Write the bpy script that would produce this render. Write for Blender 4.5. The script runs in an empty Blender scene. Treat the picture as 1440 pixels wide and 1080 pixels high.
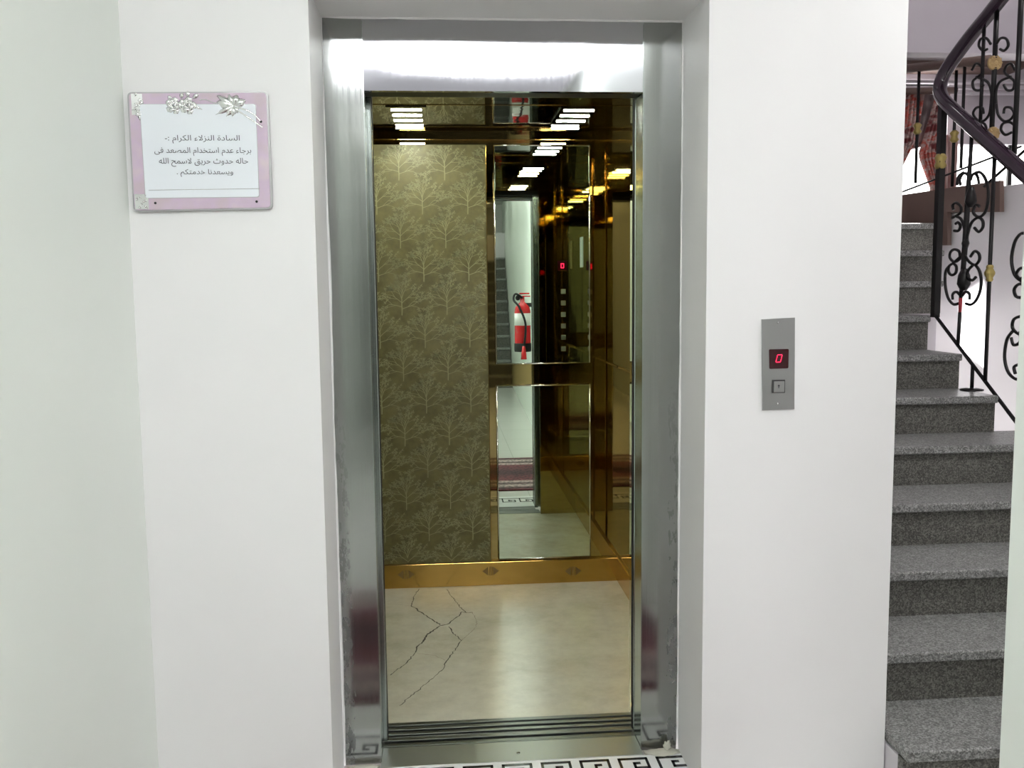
import bpy, bmesh, math, random, unicodedata
from mathutils import Vector, Matrix
random.seed(7)
PI = math.pi
SC = bpy.context.scene
COL = SC.collection

# ------------------------------------------------------------------ camera maths (1440 x 1080)
FPX, YAW, PITCH, ROLL, CH = 1284.2, 0.07713, -0.10287, -0.01094, 1.4348
_cy, _sy, _cp, _sp = math.cos(YAW), math.sin(YAW), math.cos(PITCH), math.sin(PITCH)
CF = Vector((_sy*_cp, _cy*_cp, _sp)); _R = Vector((_cy, -_sy, 0)); _U = _R.cross(CF)
CR = _R*math.cos(ROLL) + _U*math.sin(ROLL); CU = -_R*math.sin(ROLL) + _U*math.cos(ROLL)
CO = Vector((0, 0, CH))
def ray(x, y): return CF + CR*((x-720)/FPX) - CU*((y-540)/FPX)
def atX(x, y, X): v = ray(x, y); return CO + v*(X/v.x)
def atY(x, y, Y): v = ray(x, y); return CO + v*(Y/v.y)
def atZ(x, y, Z=0.0): v = ray(x, y); return CO + v*((Z-CH)/v.z)

# ------------------------------------------------------------------ materials
def new_mat(name):
    m = bpy.data.materials.new(name); m.use_nodes = True
    nt = m.node_tree; b = nt.nodes['Principled BSDF']
    return m, nt, b
def setp(b, **k):
    names = {'color': 'Base Color', 'rough': 'Roughness', 'metal': 'Metallic', 'spec': 'Specular IOR Level', 'coat': 'Coat Weight', 'coatr': 'Coat Roughness', 'aniso': 'Anisotropic', 'trans': 'Transmission Weight', 'ior': 'IOR'}
    for a, v in k.items():
        b.inputs[names[a]].default_value = (*v, 1) if isinstance(v, tuple) else v
def coords(nt, scale=(1, 1, 1)):
    tc = nt.nodes.new('ShaderNodeTexCoord'); mp = nt.nodes.new('ShaderNodeMapping')
    geo = nt.nodes.new('ShaderNodeNewGeometry')
    mp.inputs['Scale'].default_value = scale
    nt.links.new(geo.outputs['Position'], mp.inputs['Vector'])
    return mp.outputs[0]
def noise(nt, vec, scale, detail=4, rough=.55):
    n = nt.nodes.new('ShaderNodeTexNoise'); n.inputs['Scale'].default_value = scale
    n.inputs['Detail'].default_value = detail; n.inputs['Roughness'].default_value = rough
    nt.links.new(vec, n.inputs['Vector']); return n.outputs['Fac']
def ramp(nt, fac, stops, interp='LINEAR'):
    r = nt.nodes.new('ShaderNodeValToRGB'); r.color_ramp.interpolation = interp
    while len(r.color_ramp.elements) < len(stops): r.color_ramp.elements.new(.5)
    for e, (p, c) in zip(r.color_ramp.elements, stops):
        e.position = p; e.color = (*c, 1) if isinstance(c, tuple) else (c, c, c, 1)
    nt.links.new(fac, r.inputs[0]); return r.outputs[0]
def bump(nt, b, fac, strength, dist=.002):
    n = nt.nodes.new('ShaderNodeBump'); n.inputs['Strength'].default_value = strength
    n.inputs['Distance'].default_value = dist
    nt.links.new(fac, n.inputs['Height']); nt.links.new(n.outputs[0], b.inputs['Normal'])
def mathn(nt, op, a, b=None, c=None):
    n = nt.nodes.new('ShaderNodeMath'); n.operation = op
    for i, v in enumerate((a, b, c)):
        if v is None: continue
        if isinstance(v, (int, float)): n.inputs[i].default_value = v
        else: nt.links.new(v, n.inputs[i])
    return n.outputs[0]
def mixc(nt, fac, a, b):
    n = nt.nodes.new('ShaderNodeMix'); n.data_type = 'RGBA'
    for sock, v in ((n.inputs[0], fac), (n.inputs[6], a), (n.inputs[7], b)):
        if isinstance(v, (int, float)): sock.default_value = v
        elif isinstance(v, tuple): sock.default_value = (*v, 1)
        else: nt.links.new(v, sock)
    return n.outputs[2]
M = {}
def plain(name, color, rough=.5, metal=0., **k):
    m, nt, b = new_mat(name); setp(b, color=color, rough=rough, metal=metal, **k); M[name] = m; return m
def emis(name, color, strength):
    m, nt, b = new_mat(name); setp(b, color=(0., 0., 0.), rough=.5)
    b.inputs['Emission Color'].default_value = (*color, 1); b.inputs['Emission Strength'].default_value = strength
    M[name] = m; return m

def paint(name, c1, c2, rough=.45):
    m, nt, b = new_mat(name); v = coords(nt)
    nt.links.new(ramp(nt, noise(nt, v, 1.7, 3), [(.3, c1), (.7, c2)]), b.inputs['Base Color'])
    setp(b, rough=rough); bump(nt, b, noise(nt, v, 60, 4), .08, .001); M[name] = m
paint('wall_paint', (.80, .785, .79), (.825, .81, .815))
paint('wall_paint_green', (.745, .78, .735), (.77, .80, .76), .4)
paint('ceiling_paint', (.82, .82, .80), (.86, .86, .84), .6)
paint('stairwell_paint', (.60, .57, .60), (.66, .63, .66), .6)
paint('plaster', (.42, .41, .34), (.55, .54, .47), .9)
paint('brown_paint', (.13, .085, .07), (.17, .11, .09), .6)

# brushed stainless, with remains of glue film near the outer edges of the frame
def steel(name, base, rough, residue=False, wav=.12, aniso=.0):
    m, nt, b = new_mat(name); v = coords(nt, (1, 1, 1))
    setp(b, color=base, rough=rough, metal=1., aniso=aniso)
    vz = coords(nt, (220, 220, 1.5)); n = noise(nt, vz, 1, 3)
    nt.links.new(ramp(nt, n, [(.2, rough*.75), (.8, rough*1.3)]), b.inputs['Roughness'])
    vw = coords(nt, (1.2, 1, 3.5))
    bump(nt, b, noise(nt, vw, 1.6, 1), wav, .03)
    if residue:
        geo = nt.nodes.new('ShaderNodeNewGeometry'); sx = nt.nodes.new('ShaderNodeSeparateXYZ'); nt.links.new(geo.outputs['Position'], sx.inputs[0])
        d = mathn(nt, 'ABSOLUTE', mathn(nt, 'SUBTRACT', sx.outputs[0], .199))       # distance from door axis
        edge = mathn(nt, 'GREATER_THAN', mathn(nt, 'ADD', d, mathn(nt, 'MULTIPLY', noise(nt, coords(nt, (6, 6, 9)), 2, 3), .03)), .4965)
        low = mathn(nt, 'SUBTRACT', 1., mathn(nt, 'MULTIPLY', sx.outputs[2], .8))
        low = mathn(nt, 'MAXIMUM', low, .0)
        blot = mathn(nt, 'GREATER_THAN', noise(nt, coords(nt, (30, 30, 11)), 1.6, 4, .7), .53)
        fac = mathn(nt, 'MULTIPLY', mathn(nt, 'MULTIPLY', edge, low), mathn(nt, 'MULTIPLY', blot, .7))
        nt.links.new(mixc(nt, fac, base, (.12, .125, .12)), b.inputs['Base Color'])
        nt.links.new(mathn(nt, 'SUBTRACT', 1., mathn(nt, 'MULTIPLY', fac, .7)), b.inputs['Metallic'])
    M[name] = m
steel('frame_steel', (.345, .355, .345), .12, True, .08)
steel('lintel_steel', (.48, .48, .50), .05, False, .07)
steel('reveal_steel', (.34, .37, .35), .2)
plain('sill_steel', (.19, .20, .19), .34, 1.)
plain('plate_steel', (.40, .41, .40), .36, 1.)
plain('dark_metal', (.035, .037, .036), .4, .6)
plain('black_rubber', (.01, .01, .01), .7)
plain('screw_steel', (.55, .55, .55), .25, 1.)
plain('mirror_trim_silver', (.75, .77, .75), .15, 1.)
def goldm(name, c, rough, wav=.06):
    m, nt, b = new_mat(name); setp(b, color=c, rough=rough, metal=1.)
    bump(nt, b, noise(nt, coords(nt, (3, 3, .8)), 1.6, 2), wav, .02); M[name] = m
goldm('gold_panel', (.34, .26, .105), .025, .02)
goldm('gold_kick', (.50, .31, .085), .16, .03)
goldm('gold_ceiling', (.08, .062, .035), .03, .04)
m, nt, b = new_mat('mirror_glass'); setp(b, color=(.72, .82, .69), rough=.0, metal=1.); M['mirror_glass'] = m
plain('etch_dark', (.20, .12, .035), .5, .2)
emis('car_lamp', (.95, 1., .86), 84.)
emis('hall_lamp', (.965, .98, 1.), 24.)
emis('fill_panel_soft', (.96, .96, 1.), .30)
emis('fill_panel_rear', (.97, 1., .95), 2.0)
emis('fill_lamp_lobby', (1., 1., 1.), 11.)
emis('fill_lamp_stairwell', (1., .96, .97), 30.)
plain('lamp_body', (.8, .8, .8), .4)
emis('digit_red', (1., .012, .06), 2.2)
plain('display_dark', (.035, .004, .006), .12)
plain('button_steel', (.42, .43, .43), .3, 1.)
plain('button_ring', (.10, .10, .10), .3, .8)
plain('arrow_dark', (.04, .04, .05), .4)

# wallpaper
m, nt, b = new_mat('wallpaper'); v = coords(nt)
nt.links.new(ramp(nt, noise(nt, v, 22, 6, .65), [(.35, (.095, .082, .024)), (.65, (.175, .15, .055))]), b.inputs['Base Color']); setp(b, rough=.5)
bump(nt, b, noise(nt, v, 350, 2), .15, .001); M['wallpaper'] = m
plain('curtain_sheer', (.22, .18, .18), .8)
plain('wallpaper_print', (.37, .36, .19), .4)
# car floor marble
m, nt, b = new_mat('marble_floor'); v = coords(nt)
c = ramp(nt, noise(nt, v, 3.2, 7, .62), [(.25, (.50, .46, .35)), (.5, (.62, .59, .48)), (.75, (.68, .66, .56))])
b2 = ramp(nt, noise(nt, v, 14, 5, .7), [(.35, .9), (.6, 1.0)])
mx = nt.nodes.new('ShaderNodeMix'); mx.data_type = 'RGBA'; mx.blend_type = 'MULTIPLY'; mx.inputs[0].default_value = 1
nt.links.new(c, mx.inputs[6]); nt.links.new(b2, mx.inputs[7]); nt.links.new(mx.outputs[2], b.inputs['Base Color'])
setp(b, rough=.24); M['marble_floor'] = m
plain('crack_dark', (.075, .065, .055), .8)
plain('crack_faint', (.30, .26, .21), .8)
# hall tiles
m, nt, b = new_mat('hall_tile'); v = coords(nt)
br = nt.nodes.new('ShaderNodeTexBrick'); br.offset = 0; br.inputs['Scale'].default_value = 1
br.inputs['Brick Width'].default_value = .6; br.inputs['Row Height'].default_value = .6; br.inputs['Mortar Size'].default_value = .003
br.inputs['Color1'].default_value = (.58, .57, .545, 1); br.inputs['Color2'].default_value = (.61, .60, .575, 1); br.inputs['Mortar'].default_value = (.45, .45, .42, 1)
nt.links.new(v, br.inputs['Vector']); nt.links.new(br.outputs[0], b.inputs['Base Color']); setp(b, rough=.12); M['hall_tile'] = m
plain('tile_white', (.78, .78, .78), .2)
plain('tile_black', (.012, .012, .013), .2)
# granite steps
def granite(name, lo, mid, hi, rough):
    m, nt, b = new_mat(name); v = coords(nt)
    vo = nt.nodes.new('ShaderNodeTexVoronoi'); vo.inputs['Scale'].default_value = 240; nt.links.new(v, vo.inputs['Vector'])
    sep = nt.nodes.new('ShaderNodeSeparateColor'); nt.links.new(vo.outputs['Color'], sep.inputs[0])
    nn = mathn(nt, 'ADD', mathn(nt, 'MULTIPLY', sep.outputs[0], .7), mathn(nt, 'MULTIPLY', noise(nt, v, 45, 4), .45))
    nt.links.new(ramp(nt, nn, [(.15, lo), (.5, mid), (.95, hi)]), b.inputs['Base Color'])
    setp(b, rough=rough); M[name] = m
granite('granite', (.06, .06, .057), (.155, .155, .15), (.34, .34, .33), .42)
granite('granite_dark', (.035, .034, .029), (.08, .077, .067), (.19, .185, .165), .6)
plain('iron_black', (.013, .012, .012), .35, .4)
plain('brass', (.42, .33, .11), .4, .6)
plain('rosette_brass', (.50, .35, .16), .45, .3)
plain('red_paint', (.35, .03, .04), .4)
plain('handrail_plum', (.025, .012, .022), .14, 0., coat=.5)
plain('sign_white', (.80, .83, .88), .25)
plain('sign_text', (.06, .06, .08), .5)
plain('sign_silver', (.80, .80, .80), .18, 1.)
plain('sign_edge', (.42, .41, .42), .3, .7)
m, nt, b = new_mat('sign_lilac'); v = coords(nt)
nt.links.new(ramp(nt, noise(nt, v, 16, 2), [(.3, (.58, .47, .53)), (.5, (.60, .47, .60)), (.7, (.64, .53, .58))]), b.inputs['Base Color']); setp(b, rough=.15); M['sign_lilac'] = m
plain('fire_red', (.55, .012, .015), .25)
plain('white_label', (.8, .8, .78), .4)
plain('notice_white', (.62, .70, .72), .4)
# rug
m, nt, b = new_mat('rug'); tc = nt.nodes.new('ShaderNodeTexCoord'); sx = nt.nodes.new('ShaderNodeSeparateXYZ'); nt.links.new(tc.outputs['Generated'], sx.inputs[0])
vo = nt.nodes.new('ShaderNodeTexVoronoi'); vo.inputs['Scale'].default_value = 58; nt.links.new(tc.outputs['Generated'], vo.inputs['Vector'])
D1, L1, R1 = (.03, .013, .016), (.27, .23, .22), (.085, .02, .027)
base = ramp(nt, sx.outputs[1], [(0, R1), (.05, D1), (.11, L1), (.17, D1), (.22, L1), (.27, R1), (.5, D1), (.73, R1), (.78, L1), (.83, D1), (.89, L1), (.95, D1), (1, R1)])
spk = ramp(nt, mathn(nt, 'MULTIPLY', vo.outputs['Distance'], 1.3), [(.25, (.25, .2, .2)), (.5, (1., 1., 1.)), (.8, (1.7, 1.5, 1.5))])
mm_ = nt.nodes.new('ShaderNodeMix'); mm_.data_type = 'RGBA'; mm_.blend_type = 'MULTIPLY'; mm_.inputs[0].default_value = 1
nt.links.new(base, mm_.inputs[6]); nt.links.new(spk, mm_.inputs[7]); nt.links.new(mm_.outputs[2], b.inputs['Base Color']); setp(b, rough=.95); M['rug'] = m
# curtains
def curtain_mat(name, stops, scale, rough=.8, trans=0.):
    m, nt, b = new_mat(name); v = coords(nt, scale)
    nt.links.new(ramp(nt, noise(nt, v, 5, 3), stops, 'LINEAR'), b.inputs['Base Color']); setp(b, rough=rough)
    M[name] = m; return m
curtain_mat('curtain_red', [(.38, (.16, .03, .03)), (.47, (.55, .42, .38)), (.53, (.5, .08, .05)), (.62, (.45, .33, .30))], (1.6, 1, 2.6))
curtain_mat('curtain_pink', [(.35, (.35, .16, .14)), (.5, (.58, .45, .42)), (.65, (.42, .25, .22))], (14, 3, .7))

# ------------------------------------------------------------------ mesh helpers
ORG = {}
class MB:
    def __init__(s): s.v = []; s.f = []; s.m = []; s.sm = []
    def add(s, vs, fs, mi=0, smooth=False):
        n = len(s.v); s.v += [Vector(p) for p in vs]
        for f in fs: s.f.append([n+i for i in f]); s.m.append(mi); s.sm.append(smooth)
        return s
    def box(s, a, b, mi=0):
        x0, y0, z0 = [min(a[i], b[i]) for i in range(3)]; x1, y1, z1 = [max(a[i], b[i]) for i in range(3)]
        return s.add([(x0,y0,z0),(x1,y0,z0),(x1,y1,z0),(x0,y1,z0),(x0,y0,z1),(x1,y0,z1),(x1,y1,z1),(x0,y1,z1)],
                     [(0,3,2,1),(4,5,6,7),(0,1,5,4),(1,2,6,5),(2,3,7,6),(3,0,4,7)], mi)
    def bbox(s, a, b, r=.003, mi=0, seg=2):      # bevelled box
        bm = bmesh.new(); bmesh.ops.create_cube(bm, size=1)
        c = [(a[i]+b[i])/2 for i in range(3)]; d = [abs(a[i]-b[i]) for i in range(3)]
        for v in bm.verts: v.co = Vector((v.co[i]*d[i]+c[i] for i in range(3)))
        bmesh.ops.bevel(bm, geom=bm.edges[:], offset=min(r, min(d)*.45), segments=seg, affect='EDGES', profile=.5)
        s.add([v.co.copy() for v in bm.verts], [[v.index for v in f.verts] for f in bm.faces], mi); bm.free(); return s
    def prism(s, poly, d, mi=0):                  # poly: 3-D points, extruded by vector d
        n = len(poly); d = Vector(d); vs = [Vector(p) for p in poly]+[Vector(p)+d for p in poly]
        nrm = Vector((0,0,0))
        for i in range(n): nrm += vs[i].cross(vs[(i+1) % n])
        fl = nrm.dot(d) > 0
        fs = [list(range(n)), list(range(2*n-1, n-1, -1))] + [(i, i+n, (i+1) % n + n, (i+1) % n) for i in range(n)]
        if fl: fs = [list(reversed(f)) for f in fs]
        return s.add(vs, fs, mi)
    def tube(s, pts, r, seg=8, mi=0, caps=True, flat=1.0):
        pts = [Vector(p) for p in pts]; n = len(pts)
        if n < 2: return s
        T = []
        for i in range(n):
            t = (pts[min(i+1, n-1)]-pts[max(i-1, 0)]); T.append(t.normalized() if t.length > 1e-9 else Vector((0,0,1)))
        up = Vector((0,0,1)) if abs(T[0].z) < .9 else Vector((1,0,0))
        A = (up - T[0]*up.dot(T[0])).normalized(); vs = []; fs = []
        for i in range(n):
            A = (A - T[i]*A.dot(T[i])).normalized(); B = T[i].cross(A)
            rr = r[i] if isinstance(r, (list, tuple)) else r
            for k in range(seg):
                a = 2*PI*k/seg; vs.append(pts[i]+A*math.cos(a)*rr*flat+B*math.sin(a)*rr)
        for i in range(n-1):
            for k in range(seg):
                fs.append((i*seg+k, i*seg+(k+1) % seg, (i+1)*seg+(k+1) % seg, (i+1)*seg+k))
        if caps: fs += [list(range(seg-1, -1, -1)), list(range((n-1)*seg, n*seg))]
        return s.add(vs, fs, mi, True)
    def lathe(s, c, prof, axis='Z', seg=24, mi=0):  # prof: (radius, height)
        c = Vector(c); vs = []; fs = []; n = len(prof)
        for r, h in prof:
            for k in range(seg):
                a = 2*PI*k/seg; x, y = r*math.cos(a), r*math.sin(a)
                vs.append(c + (Vector((x, y, h)) if axis == 'Z' else Vector((x, -h, y)) if axis == 'Y' else Vector((h, x, y))))
        for i in range(n-1):
            for k in range(seg): fs.append((i*seg+k, i*seg+(k+1) % seg, (i+1)*seg+(k+1) % seg, (i+1)*seg+k))
        fs += [list(range(seg-1, -1, -1)), list(range((n-1)*seg, n*seg))]
        return s.add(vs, fs, mi, True)
    def ribbon(s, pts, w, nrm, mi=0):             # flat strip of width w, facing nrm
        pts = [Vector(p) for p in pts]; nrm = Vector(nrm); n = len(pts); vs = []; fs = []
        for i in range(n):
            t = (pts[min(i+1, n-1)]-pts[max(i-1, 0)]).normalized(); sd = t.cross(nrm).normalized()
            ww = w[i] if isinstance(w, (list, tuple)) else w
            vs += [pts[i]+sd*ww/2, pts[i]-sd*ww/2]
        for i in range(n-1): fs.append((2*i, 2*i+1, 2*i+3, 2*i+2))
        return s.add(vs, fs, mi)
    def build(s, name, mats, parent=None, fixn=False):
        if isinstance(mats, str): mats = [mats]
        o_ = ORG.get(parent.name, Vector((0,0,0))) if parent else Vector((0,0,0))
        me = bpy.data.meshes.new(name); me.from_pydata([tuple(p-o_) for p in s.v], [], s.f)
        for mm in mats: me.materials.append(M[mm])
        for p, mi, sm in zip(me.polygons, s.m, s.sm): p.material_index = mi; p.use_smooth = sm
        me.update()
        if fixn:
            bm = bmesh.new(); bm.from_mesh(me); bmesh.ops.recalc_face_normals(bm, faces=bm.faces[:]); bm.to_mesh(me); bm.free()
        o = bpy.data.objects.new(name, me); COL.objects.link(o)
        if parent: o.parent = parent; ORG[o.name] = o_
        return o
def smoothpts(pts, n=6, closed=False):            # Catmull-Rom
    pts = [Vector(p) for p in pts]; out = []; N = len(pts)
    for i in range(N-1):
        p0, p1, p2, p3 = pts[max(i-1, 0)], pts[i], pts[i+1], pts[min(i+2, N-1)]
        for k in range(n):
            t = k/n; out.append(.5*((2*p1)+(p2-p0)*t+(2*p0-5*p1+4*p2-p3)*t*t+(3*p1-p0-3*p2+p3)*t**3))
    out.append(pts[-1]); return out
def thing(name, label, cat, loc=(0,0,0), group=None):
    o = bpy.data.objects.new(name, None); COL.objects.link(o); o.location = loc; o.empty_display_size = .1
    o['label'] = label; o['category'] = cat
    if group: o['group'] = group
    ORG[o.name] = Vector(loc); return o
def tag(o, label, cat, group=None, kind=None):
    o['label'] = label; o['category'] = cat
    if group: o['group'] = group
    if kind: o['kind'] = kind
    return o
def struct(o, label=None):
    o['kind'] = 'structure'
    if label: o['label'] = label
    return o
def copy_tree(o, parent=None):
    c = o.copy(); COL.objects.link(c)
    if parent: c.parent = parent
    for ch in o.children: copy_tree(ch, c)
    return c

# ------------------------------------------------------------------ key dimensions (metres)
YW, YF, YC = 2.42, 2.68, 4.343          # hall wall face, door frame face, back panel of the car
OL, OR, OT = -.206, .599, 2.0           # door opening
FL, FR, FT = -.318, .714, 2.2           # recess / frame outline
XL, XR, YR = -.783, .965, 1.455         # hall side walls; end of the right one
XE = 1.252                              # edge of lift wall by the stairs
ZC = 2.9                                # hall ceiling

# ------------------------------------------------------------------ shell
TH = .14
b = MB()
b.box((XL-TH, YW, 0), (FL, YF-.002, ZC)); b.box((FR, YW, 0), (XE, YF-.002, ZC)); b.box((FL, YW, FT), (FR, YF-.002, ZC))
# uneven plaster bead where wall and steel meet
rb = random.Random(5)
def bead(p0, p1, base=.0075, var=.0035):
    n = 60; p0, p1 = Vector(p0), Vector(p1); w = base; pts = []; rs = []
    for i in range(n+1):
        w = max(base*.45, min(base*1.7, w+rb.uniform(-var, var)*.5)); pts.append(p0.lerp(p1, i/n)); rs.append(w*.6)
    b.tube(pts, rs, 6)
bead((FL, YF-.001, 0), (FL, YF-.001, FT)); bead((FR, YF-.001, 0), (FR, YF-.001, FT)); bead((FL, YF-.001, FT), (FR, YF-.001, FT), .005)
struct(b.build('wall_back', 'wall_paint'), 'white lift wall with the recess for the steel doorway')
b = MB(); b.box((XL-TH, -8, 0), (XL, YW, ZC)); struct(b.build('wall_left', 'wall_paint_green'), 'pale green-white side wall at the left of the hall')
WR = lambda y: .926-.0258*(y-.14)
YR = 1.352
b = MB(); b.prism([(WR(-8), -8, 0), (WR(YR), YR, 0), (WR(YR)+TH, YR, 0), (WR(-8)+TH, -8, 0)], (0, 0, ZC)); struct(b.build('wall_right', 'wall_paint_green'), 'pale green-white side wall at the right, ending before the stairs')
b = MB(); b.box((XL-TH, -8.0, 0), (XR+.4, -8+TH, ZC+.1)); struct(b.build('wall_rear', 'wall_paint'))
b = MB(); b.box((XL-TH, -8, -.1), (3.6, 2.30, 0)); b.box((XL-TH, 2.30, -.1), (XE, 2.64, 0))
struct(b.build('floor', 'hall_tile'), 'white polished tile floor of the hall')
b = MB(); b.box((XL-TH, -8, ZC), (3.6, YW, ZC+.1)); struct(b.build('ceiling', 'ceiling_paint'))
# side lobby in front of the stairs
b = MB(); b.box((3.46, -.2, 0), (3.6, 2.6, ZC)); struct(b.build('wall_lobby', 'wall_paint'))
b = MB(); b.box((WR(0)+TH, -.2, 0), (3.6, -.06, ZC)); struct(b.build('wall_lobby_rear', 'wall_paint'))
# lift shaft side that flanks the stairs
b = MB(); b.box((XE-.1, YF, 0), (XE, 7.2, 5.0)); b.box((XE-.1, YW, ZC), (XE, YF, 5.0)); b.box((XL-TH, 4.6, -.1), (XE-.1, 4.75, ZC)); b.box((XL-TH, YF, -.1), (XL, 4.75, ZC)); b.box((XL-TH, YF, ZC), (XE-.1, 4.75, ZC+.1)); b.box((XL-TH, YF, -.3), (XE-.1, 4.75, -.2))
struct(b.build('wall_shaft', 'stairwell_paint'))
b = MB(); b.box((XL-TH, YF, 0), (FL-.015, YF+.1, ZC)); b.box((FR+.015, YF, 0), (XE-.1, YF+.1, ZC)); b.box((FL-.015, YF, FT+.015), (FR+.015, YF+.1, ZC)); struct(b.build('wall_shaft_front', 'stairwell_paint'))

# ------------------------------------------------------------------ greek key border tiles
b = MB(); b.box((XL, 2.47, 0), (XE, 2.643, .004))
P = .118; H0, H1 = 2.36, 2.615; zt = .0045
def bar(x0, y0, x1, y1): b.box((x0, y0, .0035), (x1, y1, zt), 1)
tx, ty, top = .0085, .013, 2.630
def hb(x0, x1, r): bar(x0, top-ty*(2*r+1), x1, top-ty*2*r)         # horizontal run in row r
def vb(x_, r0, r1): bar(x_, top-ty*(2*r1+1), x_+tx, top-ty*2*r0)    # upright between rows
x = FL+.005
while x < XE-.14:
    hb(x, x+P*.78, 0); vb(x+P*.78-tx, 0, 2); hb(x+P*.36, x+P*.78, 2); vb(x+P*.36, 1, 2); hb(x+P*.36, x+P*.56, 1)
    vb(x, 0, 3); hb(x-P*.0, x+P*1.0+tx, 4); vb(x+P*.0, 3, 4)
    x += P
tag(b.build('border_tiles', ['tile_white', 'tile_black']), 'white border tiles with a black greek key at the lift threshold', 'floor tiles')

# ------------------------------------------------------------------ lift door frame
LF = thing('door_frame', 'brushed stainless steel lift door frame set in the white wall recess', 'door frame', (.199, YF, 0))
JD = .105
for s_, x0, x1 in (('l', FL-.012, OL), ('r', OR, FR+.012)):
    b = MB(); b.box((x0, YF, 0), (x1, YF+.02, FT+.012))
    j = b.build('jamb', 'frame_steel', LF)
    b = MB()
    if s_ == 'l': b.box((x1-.02, YF+.02, 0), (x1, YF+JD, OT+.0)); b.box((x1-.001, YF-.0015, 0), (x1+.002, YF+.004, FT-.01))
    else: b.box((x0, YF+.02, 0), (x0+.02, YF+JD, OT)); b.box((x0-.002, YF-.0015, 0), (x0+.001, YF+.004, FT-.01))
    b.build('reveal', 'reveal_steel', LF)
b = MB(); b.box((OL, YF-.0, OT), (OR, YF+.02, FT+.012)); b.build('lintel', 'lintel_steel', LF)
b = MB(); b.box((OL, YF+.02, OT+.004), (OR, YF+JD, OT+.02)); b.build('header_underside', 'dark_metal', LF)
# landing door leaves, slid open: only their stainless edges show
for s_ in (-1, 1):
    xe = OL+.014 if s_ < 0 else OR-.002
    xo = xe-.35 if s_ < 0 else xe+.35
    b = MB(); b.bbox((xe, YF+.112, .012), (xo, YF+.142, OT+.018), .004)
    d = b.build('door_leaf', 'reveal_steel', LF)
    b = MB(); b.box((xe+.001*s_, YF+.120, .012), (xe-.0015*s_, YF+.134, OT+.03)); b.build('rubber_edge', 'black_rubber', d)
b = MB(); b.box((OL-.3, YF+.106, OT+.021), (OR+.3, YF+.16, OT+.14)); b.build('door_track', 'black_rubber', LF)

# ------------------------------------------------------------------ sills
SL = thing('door_sill', 'grey metal lift door sill with sliding grooves on the floor', 'door sill', (.199, 2.7, 0))
b = MB(); b.bbox((OL-.0, 2.643, -.03), (OR, 2.762, .006), .002); b.build('threshold_plate', 'plate_steel', SL)
b = MB(); b.lathe((.215, 2.69, .006), [(.006, 0), (.006, .001), (.004, .002)], seg=12); b.build('screw', 'screw_steel', SL)
b = MB(); b.box((OL-.02, 2.764, -.03), (OR+.02, 2.842, -.016))
for y0, y1, z in ((2.764, 2.772, .004), (2.779, 2.797, .002), (2.812, 2.832, .003), (2.838, 2.842, .001)): b.bbox((OL, y0, -.018), (OR, y1, z), .0015)
b.build('grooved_sill', 'sill_steel', SL)

# ------------------------------------------------------------------ lift car
CX0, CX1, CY0, ZCC = -.46, .855, 2.93, 2.155
CAR = thing('lift_car', 'lift car with gold mirror panels, tree wallpaper and cracked cream floor', 'lift car', ((CX0+CX1)/2, 3.6, 0))
b = MB(); b.box((OL-.05, 2.852, -.03), (OR+.05, 2.932, -.014))
for y0, y1, z in ((2.852, 2.868, .003), (2.884, 2.902, .003), (2.912, 2.932, .004)): b.bbox((OL-.02, y0, -.018), (OR+.02, y1, z), .0015)
b.build('car_sill', 'sill_steel', CAR)
b = MB(); b.box((CX0, CY0+.002, -.05), (CX1, YC+.02, 0))
fl = b.build('car_floor', 'marble_floor', CAR)
# cracks traced in the floor stone
def fz(X, Y): p = atZ(520+X/3.6, 780+Y/3.6, 0); return Vector((p.x, p.y, .0006))
def crack(mb, pts, w, jit=.0035, mi=0):
    P_ = [fz(*q) for q in pts]; out = []
    for i in range(len(P_)-1):
        n = max(2, int((P_[i+1]-P_[i]).length/.011))
        for k in range(n): q = P_[i].lerp(P_[i+1], k/n); out.append(q+Vector((random.uniform(-jit, jit), random.uniform(-jit, jit), 0)) if 0 < k else q)
    out.append(P_[-1]); mb.ribbon(out, [w*random.uniform(.5, 1.4) for _ in out], (0,0,1), mi)
b = MB()
crack(b, [(355,360),(400,350),(455,305),(465,290)], .0055); crack(b, [(465,290),(500,295),(520,292)], .004)
crack(b, [(232,495),(240,465),(265,445),(290,405),(355,360)], .0065); crack(b, [(105,610),(185,550),(232,495)], .0035)
crack(b, [(210,258),(255,290),(300,320),(355,355)], .0055); crack(b, [(250,175),(225,210),(210,258)], .0035)
crack(b, [(390,178),(425,225),(465,275),(490,295)], .004); crack(b, [(400,365),(420,395),(465,435)], .004)
crack(b, [(465,435),(385,545),(375,575)], .004); crack(b, [(375,575),(290,650),(150,765)], .003)
crack(b, [(520,292),(540,330),(540,365),(500,405),(465,435)], .0028, mi=1); crack(b, [(240,500),(330,510),(380,535)], .0022, mi=1); crack(b, [(90,250),(210,258)], .0022, mi=1)
b.build('crack', ['crack_dark', 'crack_faint'], fl)
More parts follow.
